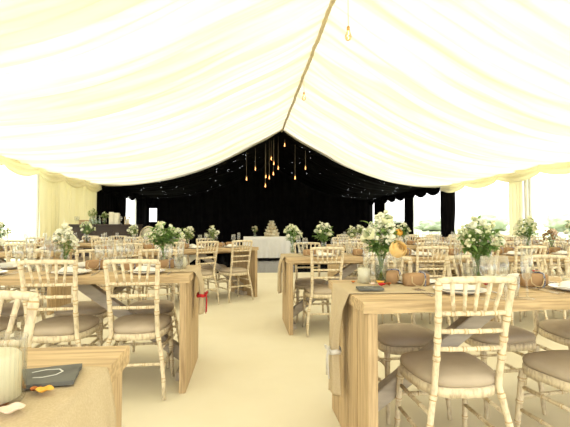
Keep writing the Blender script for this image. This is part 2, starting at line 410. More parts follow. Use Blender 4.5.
def make_chair(simple=False):
    root = empty('chiavari_chair'); tag(root, cat='chair')
    def part(name, fn, m=M['lime']):
        b = MB(); fn(b); return b.build(name, m, root)
    def posts(s):
        def f(b):
            b_ = [(s*.205,-.235,0),(s*.148,-.175,.43),(s*.166,-.265,.915)]
            # lower, then upper section
            pts=[];rr=[]
            for (A,B,nd) in ((b_[0],b_[1],(.3,.62,.9)),(b_[1],b_[2],(.28,.45,.64,.93))):
                A=Vector(A);B=Vector(B); ts=sorted([0.02,.98]+[q+d for q in nd for d in (-.03,-.018,.018,.03)])
                for t in ts:
                    p=A.lerp(B,t); low = A.z<.1
                    bow = math.sin(PI*t)*(.012 if low else -.006)*s
                    r=(.0120+.0035*t) if low else (.0155-.001*t)
                    if any(abs(t-q)<.02 for q in nd): r*=1.17
                    pts.append(p+Vector((bow,0,0))); rr.append(r)
            b.tube(pts, rr, 8, bands=True)
        return f
    def fleg(s): return lambda b: ringed(b,(s*.175,.155,.40),(s*.19,.20,0),.019,.011,(.12,.42,.7),8)
    specs = []
    for s in (-1,1): specs.append(('rear_post', posts(s)))
    for s in (-1,1): specs.append(('leg', fleg(s)))
    def crest(b):
        pts=[(x,-.265-.018*(1-(x/.172)**2), .908+.006*(1-(x/.172)**2)) for x in [(-.172+.344*i/12) for i in range(13)]]
        b.tube(pts,[.0152 if 0<i<12 else .012 for i in range(13)],8)
    specs.append(('crest_rail', crest))
    def rail(z,k):
        t=(z-.46)/.455; y=-.175-.09*t; hw=.148+.018*t
        def f(b):
            pts=[];rr=[]
            for q in sorted([0,1]+[c+d for c in (.2,.4,.6,.8) for d in (-.03,-.017,.017,.03)]):
                x=-hw+2*hw*q; pts.append((x,y-.012*(1-(x/hw)**2),z)); rr.append(.0105*(1.18 if any(abs(q-c)<.02 for c in (.2,.4,.6,.8)) else 1))
            b.tube(pts,rr,8,bands=True)
        return f
    for z in (.765,.685,.605): specs.append(('back_rail', rail(z,0)))
    for i in range(5):
        q=(i-2)/2.0
        specs.append(('spindle', (lambda q: lambda b: ringed(b,(q*.090,-.236-.012*(1-q*q*.4),.765),(q*.112,-.265-.017*(1-q*q*.5),.905),.0075,.0105,(.25,.6),6))(q)))
    def ring(b):
        b.prism(seat_outline(1.0), .388, .428)
    specs.append(('seat_frame', ring))
    def apron(b): ringed(b,(-.183,.165,.30),(.183,.165,.30),.010,.010,(.3,.7),6); 
    specs.append(('stretcher', lambda b: ringed(b,(-.183,.168,.26),(.183,.168,.26),.010,.010,(.3,.7),6)))
    specs.append(('stretcher', lambda b: ringed(b,(-.178,-.205,.23),(.178,-.205,.23),.010,.010,(.3,.7),6)))
    for s in (-1,1):
        specs.append(('stretcher', (lambda s: lambda b: ringed(b,(s*.180,.170,.19),(s*.180,-.205,.19),.010,.010,(.35,.65),6))(s)))
        specs.append(('stretcher', (lambda s: lambda b: ringed(b,(s*.177,.165,.31),(s*.168,-.195,.31),.010,.010,(.35,.65),6))(s)))
    if simple:
        b = MB()
        for nm, f in specs: f(b)
        b.build('frame', M['lime'], root)
    else:
        for nm, f in specs: part(nm, f)
    def cush(b):
        rings=[]
        for k,z in ((.93,.428),(.985,.439),(1.0,.453),(.97,.469),(.85,.480),(.6,.488),(.3,.491)):
            rings.append([b.bm.verts.new((x,y,z)) for x,y in seat_outline(k)])
        for A,B in zip(rings,rings[1:]):
            for i in range(40): b.bm.faces.new((A[i],A[(i+1)%40],B[(i+1)%40],B[i]))
        b.bm.faces.new(rings[0][::-1]); b.bm.faces.new(rings[-1])
    part('seat_cushion', cush, M['cushion'])
    return root
chair0 = make_chair(); chair_s = make_chair(True)

# ------------------------------------------------------------------ table
TH = .80; HX = 1.15; HY = .38
def make_table():
    root = empty('trestle_table'); tag(root, cat='table')
    b = MB(); ys = [-.38,-.20,-.01,.19,.38]
    for i,(a,c) in enumerate(zip(ys,ys[1:])):
        # each plank a slightly waney board, all one top
        n = 34
        def edge(y, x, o): return y + (.012*noise.noise(Vector((x*3,y*9,o)))+.006*noise.noise(Vector((x*11,y*9,o))) if abs(y)>.3 else 0)
        def f(u, v, a=a, c=c):
            x = -HX-.02+(2*HX+.04)*u + (.006*noise.noise(Vector((v*4,u*3,i))) if u in (0,1) else 0)
            prof_ = [(a+.001,TH-.05),(a+.001,TH-.008),(a+.008,TH),(c-.008,TH),(c-.001,TH-.008),(c-.001,TH-.05),(a+.001,TH-.05)]
            y,z = prof_[min(6,int(round(v*6)))]
            z2 = z + (.0015*noise.noise(Vector((x*2,y*8,3))) if z>TH-.01 else .008*noise.noise(Vector((x*5,y*5,1))))
            return Vector((x, edge(y,x,i) , z2))
        V=[[b.bm.verts.new(f(p/n,q/6)) for q in range(6)] for p in range(n+1)]
        for p in range(n):
            for q in range(6): b.bm.faces.new((V[p][q],V[p+1][q],V[p+1][(q+1)%6],V[p][(q+1)%6]))
        b.bm.faces.new(V[0]); b.bm.faces.new(V[n][::-1])
    b.build('tabletop', M['wood'], root, smooth=False)
    for s in (-1,1):
        b = MB()
        for a,c in zip(ys,ys[1:]):
            b.box((s*(HX-.022),(a+c)/2,.374),(.044,c-a-.007,.748),bev=.002)
        b.build('end_panel', M['woodv'], root, smooth=False)
        b = MB(); p0=Vector((s*(HX-.05),0,.13)); p1=Vector((s*.31,0,.71)); d=p1-p0; ang=math.atan2(d.z,d.x)
        b.box((p0+p1)/2,(d.length,.075,.085),Matrix.Rotation(-ang,3,'Y'),.004)
        b.build('brace', M['grey'], root, smooth=False)
    MB().box((0,0,.725),(2*HX-.10,.10,.045)).build('rail', M['woodv'], root, smooth=False)
    for s in (-1,1): MB().box((s*(HX-.075),0,.03),(.06,.30,.06),bev=.003).build('foot_batten', M['grey'], root, smooth=False)
    return root
table0 = make_table()

def make_runner(end, lift=.0, amp=.003, tie=True, shift=0, seed=0, halfw=.20, yoff=0, drop=.52, pinch=.72, over=.55):
    """hessian strip lying on the top along x, hanging over one end (end=+1/-1)"""
    b = MB(); L = over
    def f(u, v):
        w = (v-.5)*2
        s = u*(L+drop)
        wr = amp*noise.noise(Vector((s*6,w*2.2,seed)))+amp*.6*noise.noise(Vector((s*14,w*5,seed+4)))
        if s < L:
            x = end*(HX+.024-(L-s)); y = yoff+w*halfw*(1+.03*math.sin(s*9)); z = TH+.006+abs(wr)+lift
            k = max(0,(s-L+.15)/.15); y = yoff + (y-yoff)*(1-.06*k*k)
            return Vector((x,y,z))
        d = s-L; t = d/drop
        g = 1-pinch*math.sin(min(1,t/.62)*PI/2) if t<.62 else 1-pinch+ (t-.62)*.55
        amp2 = .012+.022*min(1,t*2)
        return Vector((end*(HX+.030+.018*min(1,t*6)+amp2*(math.sin(w*9+seed)+1)*.55*min(1,t*3)), yoff + shift*min(1,t/.6) + w*halfw*g*.94, TH+.008-d + .012*math.sin(w*6)*t))
    b.grid(70, 28, f)
    o = b.build('table_runner', M['hessian'])
    md=o.modifiers.new('s','SOLIDIFY'); md.thickness=.0025
    tag(o, cat='table runner')
    return o
def tie_band(parent_loc, end, col, nm, seed=0, yoff=0, drop=.52, pinch=.72, halfw=.2, longtail=.2):
    t=.60; z=TH+.008-drop*t; hy=halfw*(1-pinch)*.98+.006
    b=MB(); pts=[]
    for i in range(20):
        a=2*PI*i/20; pts.append((end*(HX+.062)+.030*math.cos(a), yoff+hy*math.sin(a), z+.004*math.sin(3*a)))
    b.tube(pts,.007,6,closed=True,flat=2.0)
    xo=end*(HX+.100)
    for s in (-1,1):   # bow loops and tails
        b.tube([(xo,yoff,z),(xo,yoff+s*.02,z+.018),(xo+end*.006,yoff+s*.045,z+.016),(xo,yoff+s*.05,z-.004),(xo,yoff+s*.02,z-.004),(xo,yoff,z)],.0045,6)
        b.tube([(xo,yoff,z),(xo+end*.004,yoff+s*.015,z-.05),(xo,yoff+s*.03,z-longtail)],.0042,6)
    return b

# ------------------------------------------------------------------ tableware prototypes
def P(name, cat): r = empty(name); tag(r, cat=cat); return r
def single(name, b, m, cat, smooth=True): o = b.build(name, m, smooth=smooth); tag(o, cat=cat); return o
plate = single('dinner_plate', MB().lathe([(0,.004),(.075,.003),(.08,.0),(.085,.004),(.128,.017),(.130,.020),(.126,.020),(.083,.010),(0,.009)],32), M['plate'],'plate')
def nap():
    b=MB()
    def f(u,v):
        x=(u-.5)*.17; y=(v-.5)*.085
        z=.016+.024*math.sin(PI*v)**.5*(.6+.4*math.sin(PI*u))+.006*noise.noise(Vector((u*5,v*4,1)))+.004*math.sin(u*7)
        if u in(0,1) or v in(0,1): z=.012
        return Vector((x+.006*math.sin(v*9),y+.008*math.sin(u*6),z))
    b.grid(18,12,f); b.box((0,0,.012),(.150,.068,.006)); return b
napkin = single('napkin', nap(), M['napkin'],'napkin')
def wineglass(h=.20, r=.036):
    return MB().lathe([(.034,.0),(.034,.003),(.006,.006),(.004,.02),(.004,h*.42),(.012,h*.47),(r*.9,h*.60),(r,h*.72),(r*.80,h),(r*.77,h),(r*.96,h*.72),(r*.86,h*.61),(.010,h*.485),(0,h*.47)],16)
wglass = single('wine_glass', wineglass(), M['glass'],'glass')
tglass = single('water_glass', MB().lathe([(0,.0),(.030,0),(.032,.004),(.037,.10),(.035,.10),(.030,.010),(0,.009)],16), M['glass'],'glass')
flute = single('champagne_flute', MB().lathe([(.032,.0),(.032,.003),(.005,.006),(.004,.08),(.018,.10),(.026,.15),(.023,.23),(.0215,.23),(.0245,.15),(.016,.10),(0,.09)],16), M['glass'],'glass')
def forkb():
    b=MB(); b.tube([(0,-.10,.004),(0,-.03,.003),(0,.03,.006)],[.006,.003,.003],6,flat=.4)
    b.box((0,.045,.006),(.020,.03,.002))
    for i in range(4): b.box((-.008+i*.00533,.078,.007),(.0028,.042,.002))
    return b
fork = single('fork', forkb(), M['steel'],'cutlery', False)
def knifeb():
    b=MB(); b.tube([(0,-.11,.004),(0,-.06,.004),(0,-.01,.004)],[.005,.0055,.004],6,flat=.5)
    b.prism([(-.006,-.01),(.007,-.01),(.008,.07),(.002,.11),(-.004,.10)],.003,.005); return b
knife = single('table_knife', knifeb(), M['steel'],'cutlery', False)
def favour():
    r = P('favour_box','favour box')
    b=MB(); n=12
    def f(u,v):
        a=2*PI*v; e=.45
        X=abs(math.cos(a))**e*math.copysign(1,math.cos(a)); Z=abs(math.sin(a))**e*math.copysign(1,math.sin(a))
        k=1-.12*abs(u*2-1)**3
        return Vector(((u-.5)*.135, X*.034*k, .038+Z*.037*k))
    V=[[b.bm.verts.new(f(i/10,j/20)) for j in range(20)] for i in range(11)]
    for i in range(10):
        for j in range(20): b.bm.faces.new((V[i][j],V[i+1][j],V[i+1][(j+1)%20],V[i][(j+1)%20]))
    b.bm.faces.new(V[0]); b.bm.faces.new(V[10][::-1])
    b.build('box_body', M['kraft'], r)
    b=MB(); pts=[]
    for k in range(20):
        a=2*PI*k/20; e=.45
        pts.append((.036, abs(math.cos(a))**e*math.copysign(1,math.cos(a))*.0355, .038+abs(math.sin(a))**e*math.copysign(1,math.sin(a))*.0375))
    b.tube(pts,.0022,6,closed=True,flat=4); b.build('ribbon', M['ribbon'], r)
    b=MB(); b.tube([(-.045,-.036,.060),(-.050,-.046,.030),(-.030,-.052,.012),(0,-.055,.006),(.02,-.046,.02),(.036,-.037,.05)],.0026,6); b.build('string', M['string'], r)
    return r
box0 = favour()
def favour_red():
    r = favour(); 
    for k in range(4):
        b=MB()
        c=Vector((.015+.012*math.cos(k*1.6),.010*math.sin(k*1.6),.082))
        for j in range(6):
            a=j*PI/3; b.leaf(c, Vector((math.cos(a),math.sin(a),.7)),.016,.014)
        b.build('blossom', M['red'] if k<3 else M['cream_petal'], r)
    return r
boxr = favour_red()
def votive():
    r = P('tea_light_holder','candle')
    MB().lathe([(0,0),(.026,0),(.033,.03),(.036,.065),(.034,.065),(.031,.03),(.024,.006),(0,.006)],16).build('glass_cup', M['ribglass'], r)
    MB().lathe([(0,.007),(.023,.007),(.027,.028),(0,.028)],14).build('wax', M['wax'], r); return r
vot0 = votive()
def candle():
    r = P('pillar_candle','candle')
    MB().lathe([(0,0),(.036,0),(.040,.004),(.041,.115),(.0385,.115),(.0375,.006),(0,.006)],28).build('glass_sleeve', M['ribglass'], r)
    wx = MB().lathe([(0,.007),(.0355,.007),(.0355,.088),(.030,.092),(0,.089)],24).build('wax', M['wax'], r)
    MB().tube([(0,0,.088),(.001,0,.10)],.001,5).build('wick', M['wick'], wx); return r
can0 = candle()
def bigcandle():
    r = P('ribbed_candle_jar','candle')
    MB().lathe([(0,0),(.052,0),(.055,.006),(.057,.112),(.0585,.117),(.054,.117),(.052,.008),(0,.008)],144,rib=.018,ribn=36).build('glass_jar', M['ribglass'], r)
    wx = MB().lathe([(0,.009),(.0485,.009),(.0485,.084),(.043,.090),(0,.086)],36).build('wax', M['wax'], r)
    MB().tube([(0,0,.085),(.002,0,.099)],.0013,5).build('wick', M['wick'], wx); return r

# blooms
def cup(b, c, ax, r, phi, spread, t0, t1, flare=.0):
    """one cupped petal: a patch of a sphere shell round axis ax"""
    ax=ax.normalized(); u=ax.orthogonal().normalized(); w=ax.cross(u); V=[]
    for i in range(4):
        row=[]; k=i/3; th_=t0+(t1-t0)*k
        for j in range(4):
            a=phi+(j/3-.5)*spread*(1-.35*abs(k-.35)); rr=r*(1+flare*(1-k)**2)
            row.append(b.bm.verts.new(c+(u*math.cos(a)+w*math.sin(a))*math.sin(th_)*rr + ax*math.cos(th_)*r))
        V.append(row)
    for i in range(3):
        for j in range(3): b.bm.faces.new((V[i][j],V[i+1][j],V[i+1][j+1],V[i][j+1]))
def bloom(b, c, r, kind, rnd):
    c=Vector(c); ax=Vector((c.x*2.5+rnd.uniform(-.3,.3),c.y*2.5+rnd.uniform(-.3,.3),.25)) if c.length>.01 else Vector((0,0,1))
    if kind=='rose':
        for q,(n,rad,t0,t1,fl) in enumerate(((6,1.0,.95,2.4,.22),(6,.88,.65,2.2,.12),(5,.70,.45,2.0,.05),(4,.50,.30,1.8,0),(3,.30,.1,1.6,0))):
            for j in range(n): cup(b,c,ax,r*rad,2*PI*j/n+q*.6,2*PI/n*1.35,t0,t1,fl)
    elif kind=='daisy':
        for q,(n,rad) in enumerate(((8,1.0),(6,.65))):
            for j in range(n): cup(b,c,ax,r*rad*.8,2*PI*j/n+q*.4,2*PI/n*1.1,.75,2.0,.5)
    else: # spike of florets
        for j in range(13):
            o=Vector((rnd.gauss(0,.42),rnd.gauss(0,.42),rnd.uniform(-1.1,1.1)))*r; a2=(ax.normalized()+Vector((rnd.uniform(-.8,.8),rnd.uniform(-.8,.8),rnd.uniform(-.4,.6))))
            for q in range(5): cup(b,c+o,a2,r*.34,2*PI*q/5+j,1.5,.6,1.9,.3)
def kids_last(): return COL.objects[-1]
def arrangement(seed, vh=.15, H=.38, W=.15, nb=14, leafm='leaf', petals=('white_petal','white_petal','cream_petal'), vr=.036, nl=150, kinds=('cluster','daisy','rose'), hang=0, name='flower_vase', bs=1.0):
    rnd=random.Random(seed); r=P(name,'flower arrangement')
    MB().lathe([(0,0),(vr*.8,0),(vr*.85,.004),(vr,vh*.4),(vr*.9,vh*.8),(vr*1.05,vh),(vr*1.0,vh),(vr*.86,vh*.8),(vr*.93,vh*.4),(vr*.78,.008),(0,.008)],18).build('vase', M['glass'], r); vz = kids_last()
    MB().lathe([(0,.009),(vr*.76,.009),(vr*.9,vh*.4),(vr*.86,vh*.62),(0,vh*.62)],16).build('water', M['water'], vz)
    st=MB(); fo=MB(); heads=[]
    for i in range(nb):
        a=2.4*i+rnd.random(); q=math.sqrt((i+.5)/nb); rr=W*q*rnd.uniform(.75,1.05); z=H*(1-.42*q*q*rnd.uniform(.6,1.15))
        h=Vector((math.cos(a)*rr,math.sin(a)*rr,z)); heads.append(h)
        b0=Vector((-math.cos(a)*vr*.5,-math.sin(a)*vr*.5,.012)); nk=Vector((math.cos(a)*vr*.6,math.sin(a)*vr*.6,vh))
        st.tube([b0,nk,nk.lerp(h,.5)+Vector((0,0,.02)),h],[.0025,.0022,.002,.0015],5)
        for k in range(nl//nb):
            t=rnd.uniform(.15,1); p=nk.lerp(h,t); aa=rnd.uniform(0,2*PI)
            fo.leaf(p, Vector((math.cos(aa)+math.cos(a)*.5,math.sin(aa)+math.sin(a)*.5,rnd.uniform(-.3-hang,.8))), rnd.uniform(.035,.08), rnd.uniform(.018,.036))
    st.build('stem', M['stem'], r); fo.build('foliage', M[leafm], r)
    for i,h in enumerate(heads):
        if i%7==6: continue
        b=MB(); bloom(b,h,rnd.uniform(.024,.040)*bs*(.8 if kinds[i%len(kinds)]=='rose' else 1),kinds[i%len(kinds)],rnd); b.build('blossom', M[petals[i%len(petals)]], r)
    return r
flo = [arrangement(1), arrangement(2,.13,.34,.13,12,'leaf2'), arrangement(3,.16,.40,.16,15,'leaf',('cream_petal','white_petal')), arrangement(4,.12,.30,.10,10,'leaf2',('cream_petal','white_petal'))]

# ------------------------------------------------------------------ lay tables
def rot2(x,y,a): return x*math.cos(a)-y*math.sin(a), x*math.sin(a)+y*math.cos(a)
rj = random.Random(11)
def lay(cx, cy, rz, phrase, grp, near, far, ends, detail=2, plates=True, nf=None, ff=None, simple=False, flowers=(), no_items=False, aisle=-1):
    """near/far: local x of the chairs; phrase names the table"""
    SH = -aisle*(HX-.915)
    ox, oy = cx, cy; q = rot2(SH,0,rz)
    t = put(table0, (cx+q[0],cy+q[1],0), rz, 'rustic pine plank table, '+phrase, 'rustic pine tables')
    def W(x,y,z=0): X,Y = rot2(x,y,rz); return (cx+X,cy+Y,z)
    def seatname(i, n):
        if n==1: return 'single'
        k = i if aisle<0 else n-1-i
        return ['aisle-end','middle','outer-end'][k] if n==3 else ['aisle-end','second','third','outer-end'][k] if n==4 else ['aisle-end','outer'][k]
    near = sorted(near+[max(near)+.58 if aisle<0 else min(near)-.58]) if near else near
    far = sorted(far+[max(far)+.58 if aisle<0 else min(far)-.58]) if far else far
    for side, xs in ((-1,near),(1,far)):
        sn = 'near' if side<0 else 'far'
        for i,x in enumerate(xs):
            nm = seatname(i,len(xs))
            off = (nf if side<0 else ff) or {}
            dy = off.get('y', .13 if side<0 else .03); dr = off.get('r',0)
            px,py,pz = W(x, side*(HY-dy))
            a = rz + (0 if side<0 else PI) + rj.uniform(-.05,.05)+dr
            put(chair_s if simple else chair0, (px,py,0), a, 'limewashed chair, %s place, %s side of %s'%(nm,sn,phrase), 'limewashed chairs')
            if no_items: continue
            ip = '%s place, %s side of %s'%(nm,sn,phrase)
            X = x + side*-.0+.03; s=side
            def pp(dx, inn, z=TH+.002): return W(X+dx*(-s), s*(HY-inn), z)
            f = 0 if s<0 else PI
            put(plate, pp(0,.165), rz+f, 'white dinner plate, '+ip, 'white dinner plates')
            put(napkin, pp(0,.165,TH+.010), rz+f+rj.uniform(-.25,.25), 'folded white napkin on plate, '+ip, 'folded napkins')
            if detail>=2:
                put(fork, pp(-.165,.15), rz+f+rj.uniform(-.12,.12), 'steel fork left of plate, '+ip, 'forks')
                put(knife, pp(.165,.15), rz+f+rj.uniform(-.12,.12), 'steel knife right of plate, '+ip, 'knives')
            put(wglass, pp(.13+rj.uniform(-.01,.01),.315), 0, 'stemmed wine glass, '+ip, 'wine glasses')
            if detail>=1: put(flute, pp(.215,.30), 0, 'tall narrow champagne flute, '+ip, 'champagne flutes')
            put(tglass, pp(.19,.355), 0, 'short clear tumbler, '+ip, 'tumblers')
            if (i+ (s>0))%3!=2 or detail<2:
                put(box0, pp(-.13+rj.uniform(-.02,.02),.31), rz+rj.uniform(-.3,.3), 'kraft favour box, '+ip, 'kraft favour boxes')
    words = ['first','second','third']
    for i,(x,y,k,sc_) in enumerate(flowers):
        put(flo[k], W(x,y,TH+.008), rj.uniform(0,6), 'glass vase of white and green flowers %s %s'%(['at aisle end of','in the centre of','at outer end of'][i if len(flowers)>1 else 1],phrase), 'flower vases', sc_)
    if not no_items:
        for i,x in enumerate((-.28,.36)):
            put(vot0, W(x,.02+.03*i,TH+.001), 0, 'small tea light glass %s on %s'%(['at the left','at the right'][i],phrase), 'tea light holders')
    return W

# front left (L1), second left (L2), angled (L3), outer (L3b), L4
P_L1='front left table'
lay(-1.262,.82,0,'nearest the camera at bottom left','',[],[],None,no_items=True,aisle=1)
put(chair0,(-.842,1.125,0),PI+.03,'limewashed chair facing camera behind the front left table','limewashed chairs')
put(chair0,(-1.50,1.14,0),PI-.04,'limewashed chair behind front left table, at left picture edge','limewashed chairs')
P_L2='second left table'
lay(-1.315,3.19,0,P_L2,'',[-.50,.07,.585],[-.60,-.02,.52],None,detail=2,aisle=1,nf={'y':.13},ff={'y':.04},flowers=())
P_L3='angled left table'
lay(-.77,6.31,math.radians(33),P_L3,'',[-.62,-.10,.50],[-.55,0,.50],None,detail=1,aisle=1,nf={'y':.05},flowers=((-.1,.05,1,.9),(.35,.08,3,1.0)))
lay(-3.42,5.75,math.radians(4),'table beside the angled table','',[-.6,0,.6],[-.6,0,.6],None,detail=1,aisle=1,flowers=((.1,.0,0,1),))
lay(-2.75,8.5,0,'left table nearest the bar','',[-.6,0,.6],[-.6,0,.6],None,detail=0,aisle=1,simple=True,flowers=((.45,.0,1,1),(-.45,0,2,1)))
# right
P_R1='front right table'
lay(1.46,2.12,0,P_R1,'',[],[-.45,.15,.74],None,no_items=True,ff={'y':.02})
P_R2='second right table'
lay(1.375,4.56,0,P_R2,'',[-.53,.03,.59],[-.57,0,.58],None,detail=1,flowers=((-.80,.28,2,.82),(-.42,.25,0,.95)))
lay(3.68,4.56,0,'outer second-row right table','',[-.6,0,.6],[-.6,0,.6],None,detail=1,flowers=((-.26,0,2,1.05),))
lay(2.45,7.0,0,'inner third-row right table','',[-.6,0,.6],[-.6,0,.6],None,detail=0,simple=True,flowers=((-.55,0,3,1),(.4,0,0,1)))
lay(4.78,7.0,0,'outer third-row right table','',[-.6,0,.6],[-.6,0,.6],None,detail=0,simple=True,flowers=((-.4,0,1,1),(.45,0,2,1)))
lay(3.05,9.2,0,'inner back-row right table','',[-.6,0,.6],[-.6,0,.6],None,detail=0,simple=True,flowers=((-.35,0,1,1),(.45,0,3,1)))
lay(5.38,9.2,0,'outer back-row right table','',[-.6,0,.6],[-.6,0,.6],None,detail=0,simple=True,flowers=((0,0,0,1),))

# front right near chairs
put(chair0,(.985,1.885,0),-.02,'limewashed chair in front of front right table, its back to camera','limewashed chairs')
put(chair0,(1.62,1.82,0),.10,'limewashed chair at right picture edge, near side of front right table','limewashed chairs')

# R1 place settings
def setting(x, s, ip, box=None, cy=2.12, fl=True, px=0):
    f = 0 if s<0 else PI; y0 = cy + s*(HY-.215)
    d = -s
    put(plate,(x,y0,TH+.002),f,'white dinner plate, '+ip,'white dinner plates')
    put(napkin,(x,y0,TH+.010),f+rj.uniform(-.3,.3),'folded white napkin on plate, '+ip,'folded napkins')
    put(fork,(x-.17*d,y0,TH+.002),f+.12,'steel fork left of plate, '+ip,'forks')
    put(fork,(x-.20*d,y0-.01,TH+.002),f+.05,'outer steel fork left of plate, '+ip,'forks')
    put(knife,(x+.17*d,y0,TH+.002),f-.1,'steel knife right of plate, '+ip,'knives')
    put(wglass,(x+.10*d,y0-s*-.19,TH+.001),0,'stemmed wine glass, '+ip,'wine glasses')
    put(wglass,(x+.02*d,y0-s*-.21,TH+.001),0,'second stemmed wine glass, left of the first, '+ip,'wine glasses')
    put(tglass,(x+.17*d,y0-s*-.16,TH+.001),0,'short clear tumbler, '+ip,'tumblers')
    if fl: put(flute,(x+.22*d,y0-s*-.20,TH+.001),0,'tall narrow champagne flute, '+ip,'champagne flutes')
setting(1.09,-1,'aisle-end place, near side of front right table')
setting(1.74,-1,'second place, near side of front right table')
setting(.99,1,'aisle-end place, far side of front right table')
setting(1.60,1,'second place, far side of front right table')
setting(2.33,-1,'outer place, near side of front right table')
put(box0,(.955,2.17,TH+.002),.12,'brown kraft favour box with string loop, by the apricot rose vase','kraft favour boxes')
put(box0,(.87,2.30,TH+.002),1.1,'brown kraft favour box turned side-on, right of the rose vase','kraft favour boxes')
put(boxr,(1.60,2.09,TH+.002),.05,'brown kraft favour box topped with small red flowers','kraft favour boxes')
put(can0,(.695,2.30,TH+.002),0,'ivory pillar candle in glass, left of the apricot rose vase','pillar candles')
put(can0,(-.50,3.25,TH+.002),0,'ivory pillar candle in glass at aisle end of second left table','pillar candles')
put(vot0,(1.30,2.24,TH+.002),0,'small tea light glass in the middle of front right table','tea light holders')
put(vot0,(1.90,2.20,TH+.002),0,'small tea light glass near right edge of front right table','tea light holders')
# R1 rose vase
rose = arrangement(21,.17,.385,.125,18,'leaf',('white_petal','white_petal','cream_petal'),.040,200,('cluster','cluster','daisy'))
b=MB(); bloom(b,(0,0,0),.046,'rose',random.Random(5)); o=b.build('rose', M['orange'], rose,(.055,-.115,.205)); o.rotation_euler=(1.15,0,.2); o['label']='large apricot rose'
b=MB(); bloom(b,(0,0,0),.020,'rose',random.Random(6)); o=b.build('rose', M['yellow'], rose,(.09,-.05,.30)); o.rotation_euler=(.8,.3,.2); o['label']='small amber rose'
MB().tube([(0,0,.16),(.03,-.05,.20),(.068,-.09,.22)],.003,6).build('stem', M['stem'], rose)
put(rose,(.80,2.30,TH+.002),0,'tall vase of white stocks and greenery with large apricot rose','flower vases')
big2 = arrangement(22,.15,.37,.155,22,'leaf',('white_petal','cream_petal'),.036,300,('daisy','cluster'),.3,bs=.75)
put(big2,(1.40,2.29,TH+.002),0,'spreading vase of small white flowers, centre of front right table','flower vases')
big3 = arrangement(23,.16,.36,.15,18,'leaf',('white_petal','cream_petal'),.038,260,('daisy','cluster'),bs=.62)
put(big3,(-.64,3.27,TH+.002),1,'leafy vase of white flowers at aisle end of second left table','flower vases')
tall = arrangement(24,.13,.36,.095,14,'leaf2',('white_petal','white_petal'),.036,60,('cluster','rose'))
put(tall,(-1.40,3.30,TH+.002),2,'vase of dense white flowers in middle of second left table','flower vases',.88)
put(flo[1],(-1.95,3.25,TH+.002),2,'vase of flowers on second left table, at left picture edge','flower vases')
# dried flowers + clear vase on right
dry = arrangement(25,.13,.28,.08,12,'leaf2',('pinkp','kraft'),.035,20,('cluster','cluster')); 
put(dry,(3.87,4.72,TH+.008),1,'small vase of brownish pink flowers on the outer second-row right table','flower vases')
put(flo[2],(4.03,4.50,TH+.008),1,'vase of green foliage at the right picture edge','flower vases')

# slates with chalk marks
def slate(w,d,seed):
    b=MB(); rnd=random.Random(seed); n=28; P_=[]
    for i in range(n):
        t=i/n*4; s=int(t); q=t-s
        c=[(-w/2,-d/2),(w/2,-d/2),(w/2,d/2),(-w/2,d/2)]; A=c[s]; B=c[(s+1)%4]
        P_.append((A[0]+(B[0]-A[0])*q+rnd.uniform(-.002,.002),A[1]+(B[1]-A[1])*q+rnd.uniform(-.002,.002)))
    b.prism(P_,0,.009); return b
s1 = P('slate_tile','slate')
tl = slate(.125,.105,3).build('tile', M['slate'], s1, smooth=False)
pts=[(.028,.022,.0102),(.0,.030,.0102),(-.012,.024,.0102)]
MB().tube([(-.030,.020,.0098),(-.005,.030,.0098),(.022,.026,.0098),(.032,.008,.0098),(.022,-.010,.0098),(-.002,-.018,.0098),(-.020,-.014,.0098)],.0022,5,flat=.3).build('chalk_mark', M['chalk'], tl)
put(s1,(-.425,.915,TH+.0125),.22,'dark slate tile with chalked curl on the front left runner','slate tiles')
s2 = P('slate_tile','slate'); tl = slate(.13,.09,4).build('tile', M['slate'], s2, smooth=False)
MB().tube([(-.03,.0,.0098),(-.015,.012,.0098),(0,-.004,.0098),(.02,.008,.0098)],.0018,5,flat=.3).build('chalk_mark', M['chalk'], tl)
put(s2,(.645,2.03,TH+.013),-.08,'plain dark slate tile on the front right runner','slate tiles')
# petals
def petal(loc, m, r, label, rz, curl=.35, w=.8):
    b=MB()
    def f(u,v):
        x=(u-.5)*2; y=(v-.5)*2; k=math.sqrt(max(0,1-x*x*.98))
        X=x*r; Y=y*r*w*k
        return Vector((X,Y,.0015+curl*(X*X*.9+Y*Y*1.6)/r+.0015*math.sin(x*5)))
    b.grid(12,8,f); o=b.build('petal', m, None, loc, rz); md=o.modifiers.new('s','SOLIDIFY'); md.thickness=.0008
    tag(o,label,'petal','scattered petals')
petal((-.392,.843,TH+.013),M['yellow'],.016,'amber petal just below the slate tile',.2)
petal((-.412,.850,TH+.013),M['rust'],.011,'small rust petal touching the amber petal below slate',-.4)
petal((-.405,.755,TH+.013),M['pinkp'],.020,'large pale pink petal in the bottom left corner',.5,.45)
petal((-.440,.775,TH+.013),M['rust'],.017,'dark rust petal beside the ribbed candle jar',.2,.5)
for i,(x,y,mm,r,lb) in enumerate([(.745,2.13,'red',.022,'red petal right of the front right slate'),(.76,2.20,'yellow',.028,'curled amber petal below the apricot rose vase'),(.70,2.16,'pinkp',.020,'pink petal between candle and slate'),(.79,2.16,'rust',.018,'rust petal nearest the rose vase foot'),(.62,2.26,'rust',.014,'tiny rust petal left of the pillar candle'),(1.33,2.10,'red',.020,'red petal in the middle of front right table'),(1.42,2.16,'yellow',.018,'amber petal near the centre votive glass'),(1.85,2.05,'red',.016,'red petal by the right picture edge')]):
    petal((x,y,TH+.013),M[mm],r,lb,i*1.1,.6)
bc = bigcandle(); put(bc,(-.468,.80,TH+.013),0,'large ivory candle in ribbed glass jar at left picture edge','pillar candles')

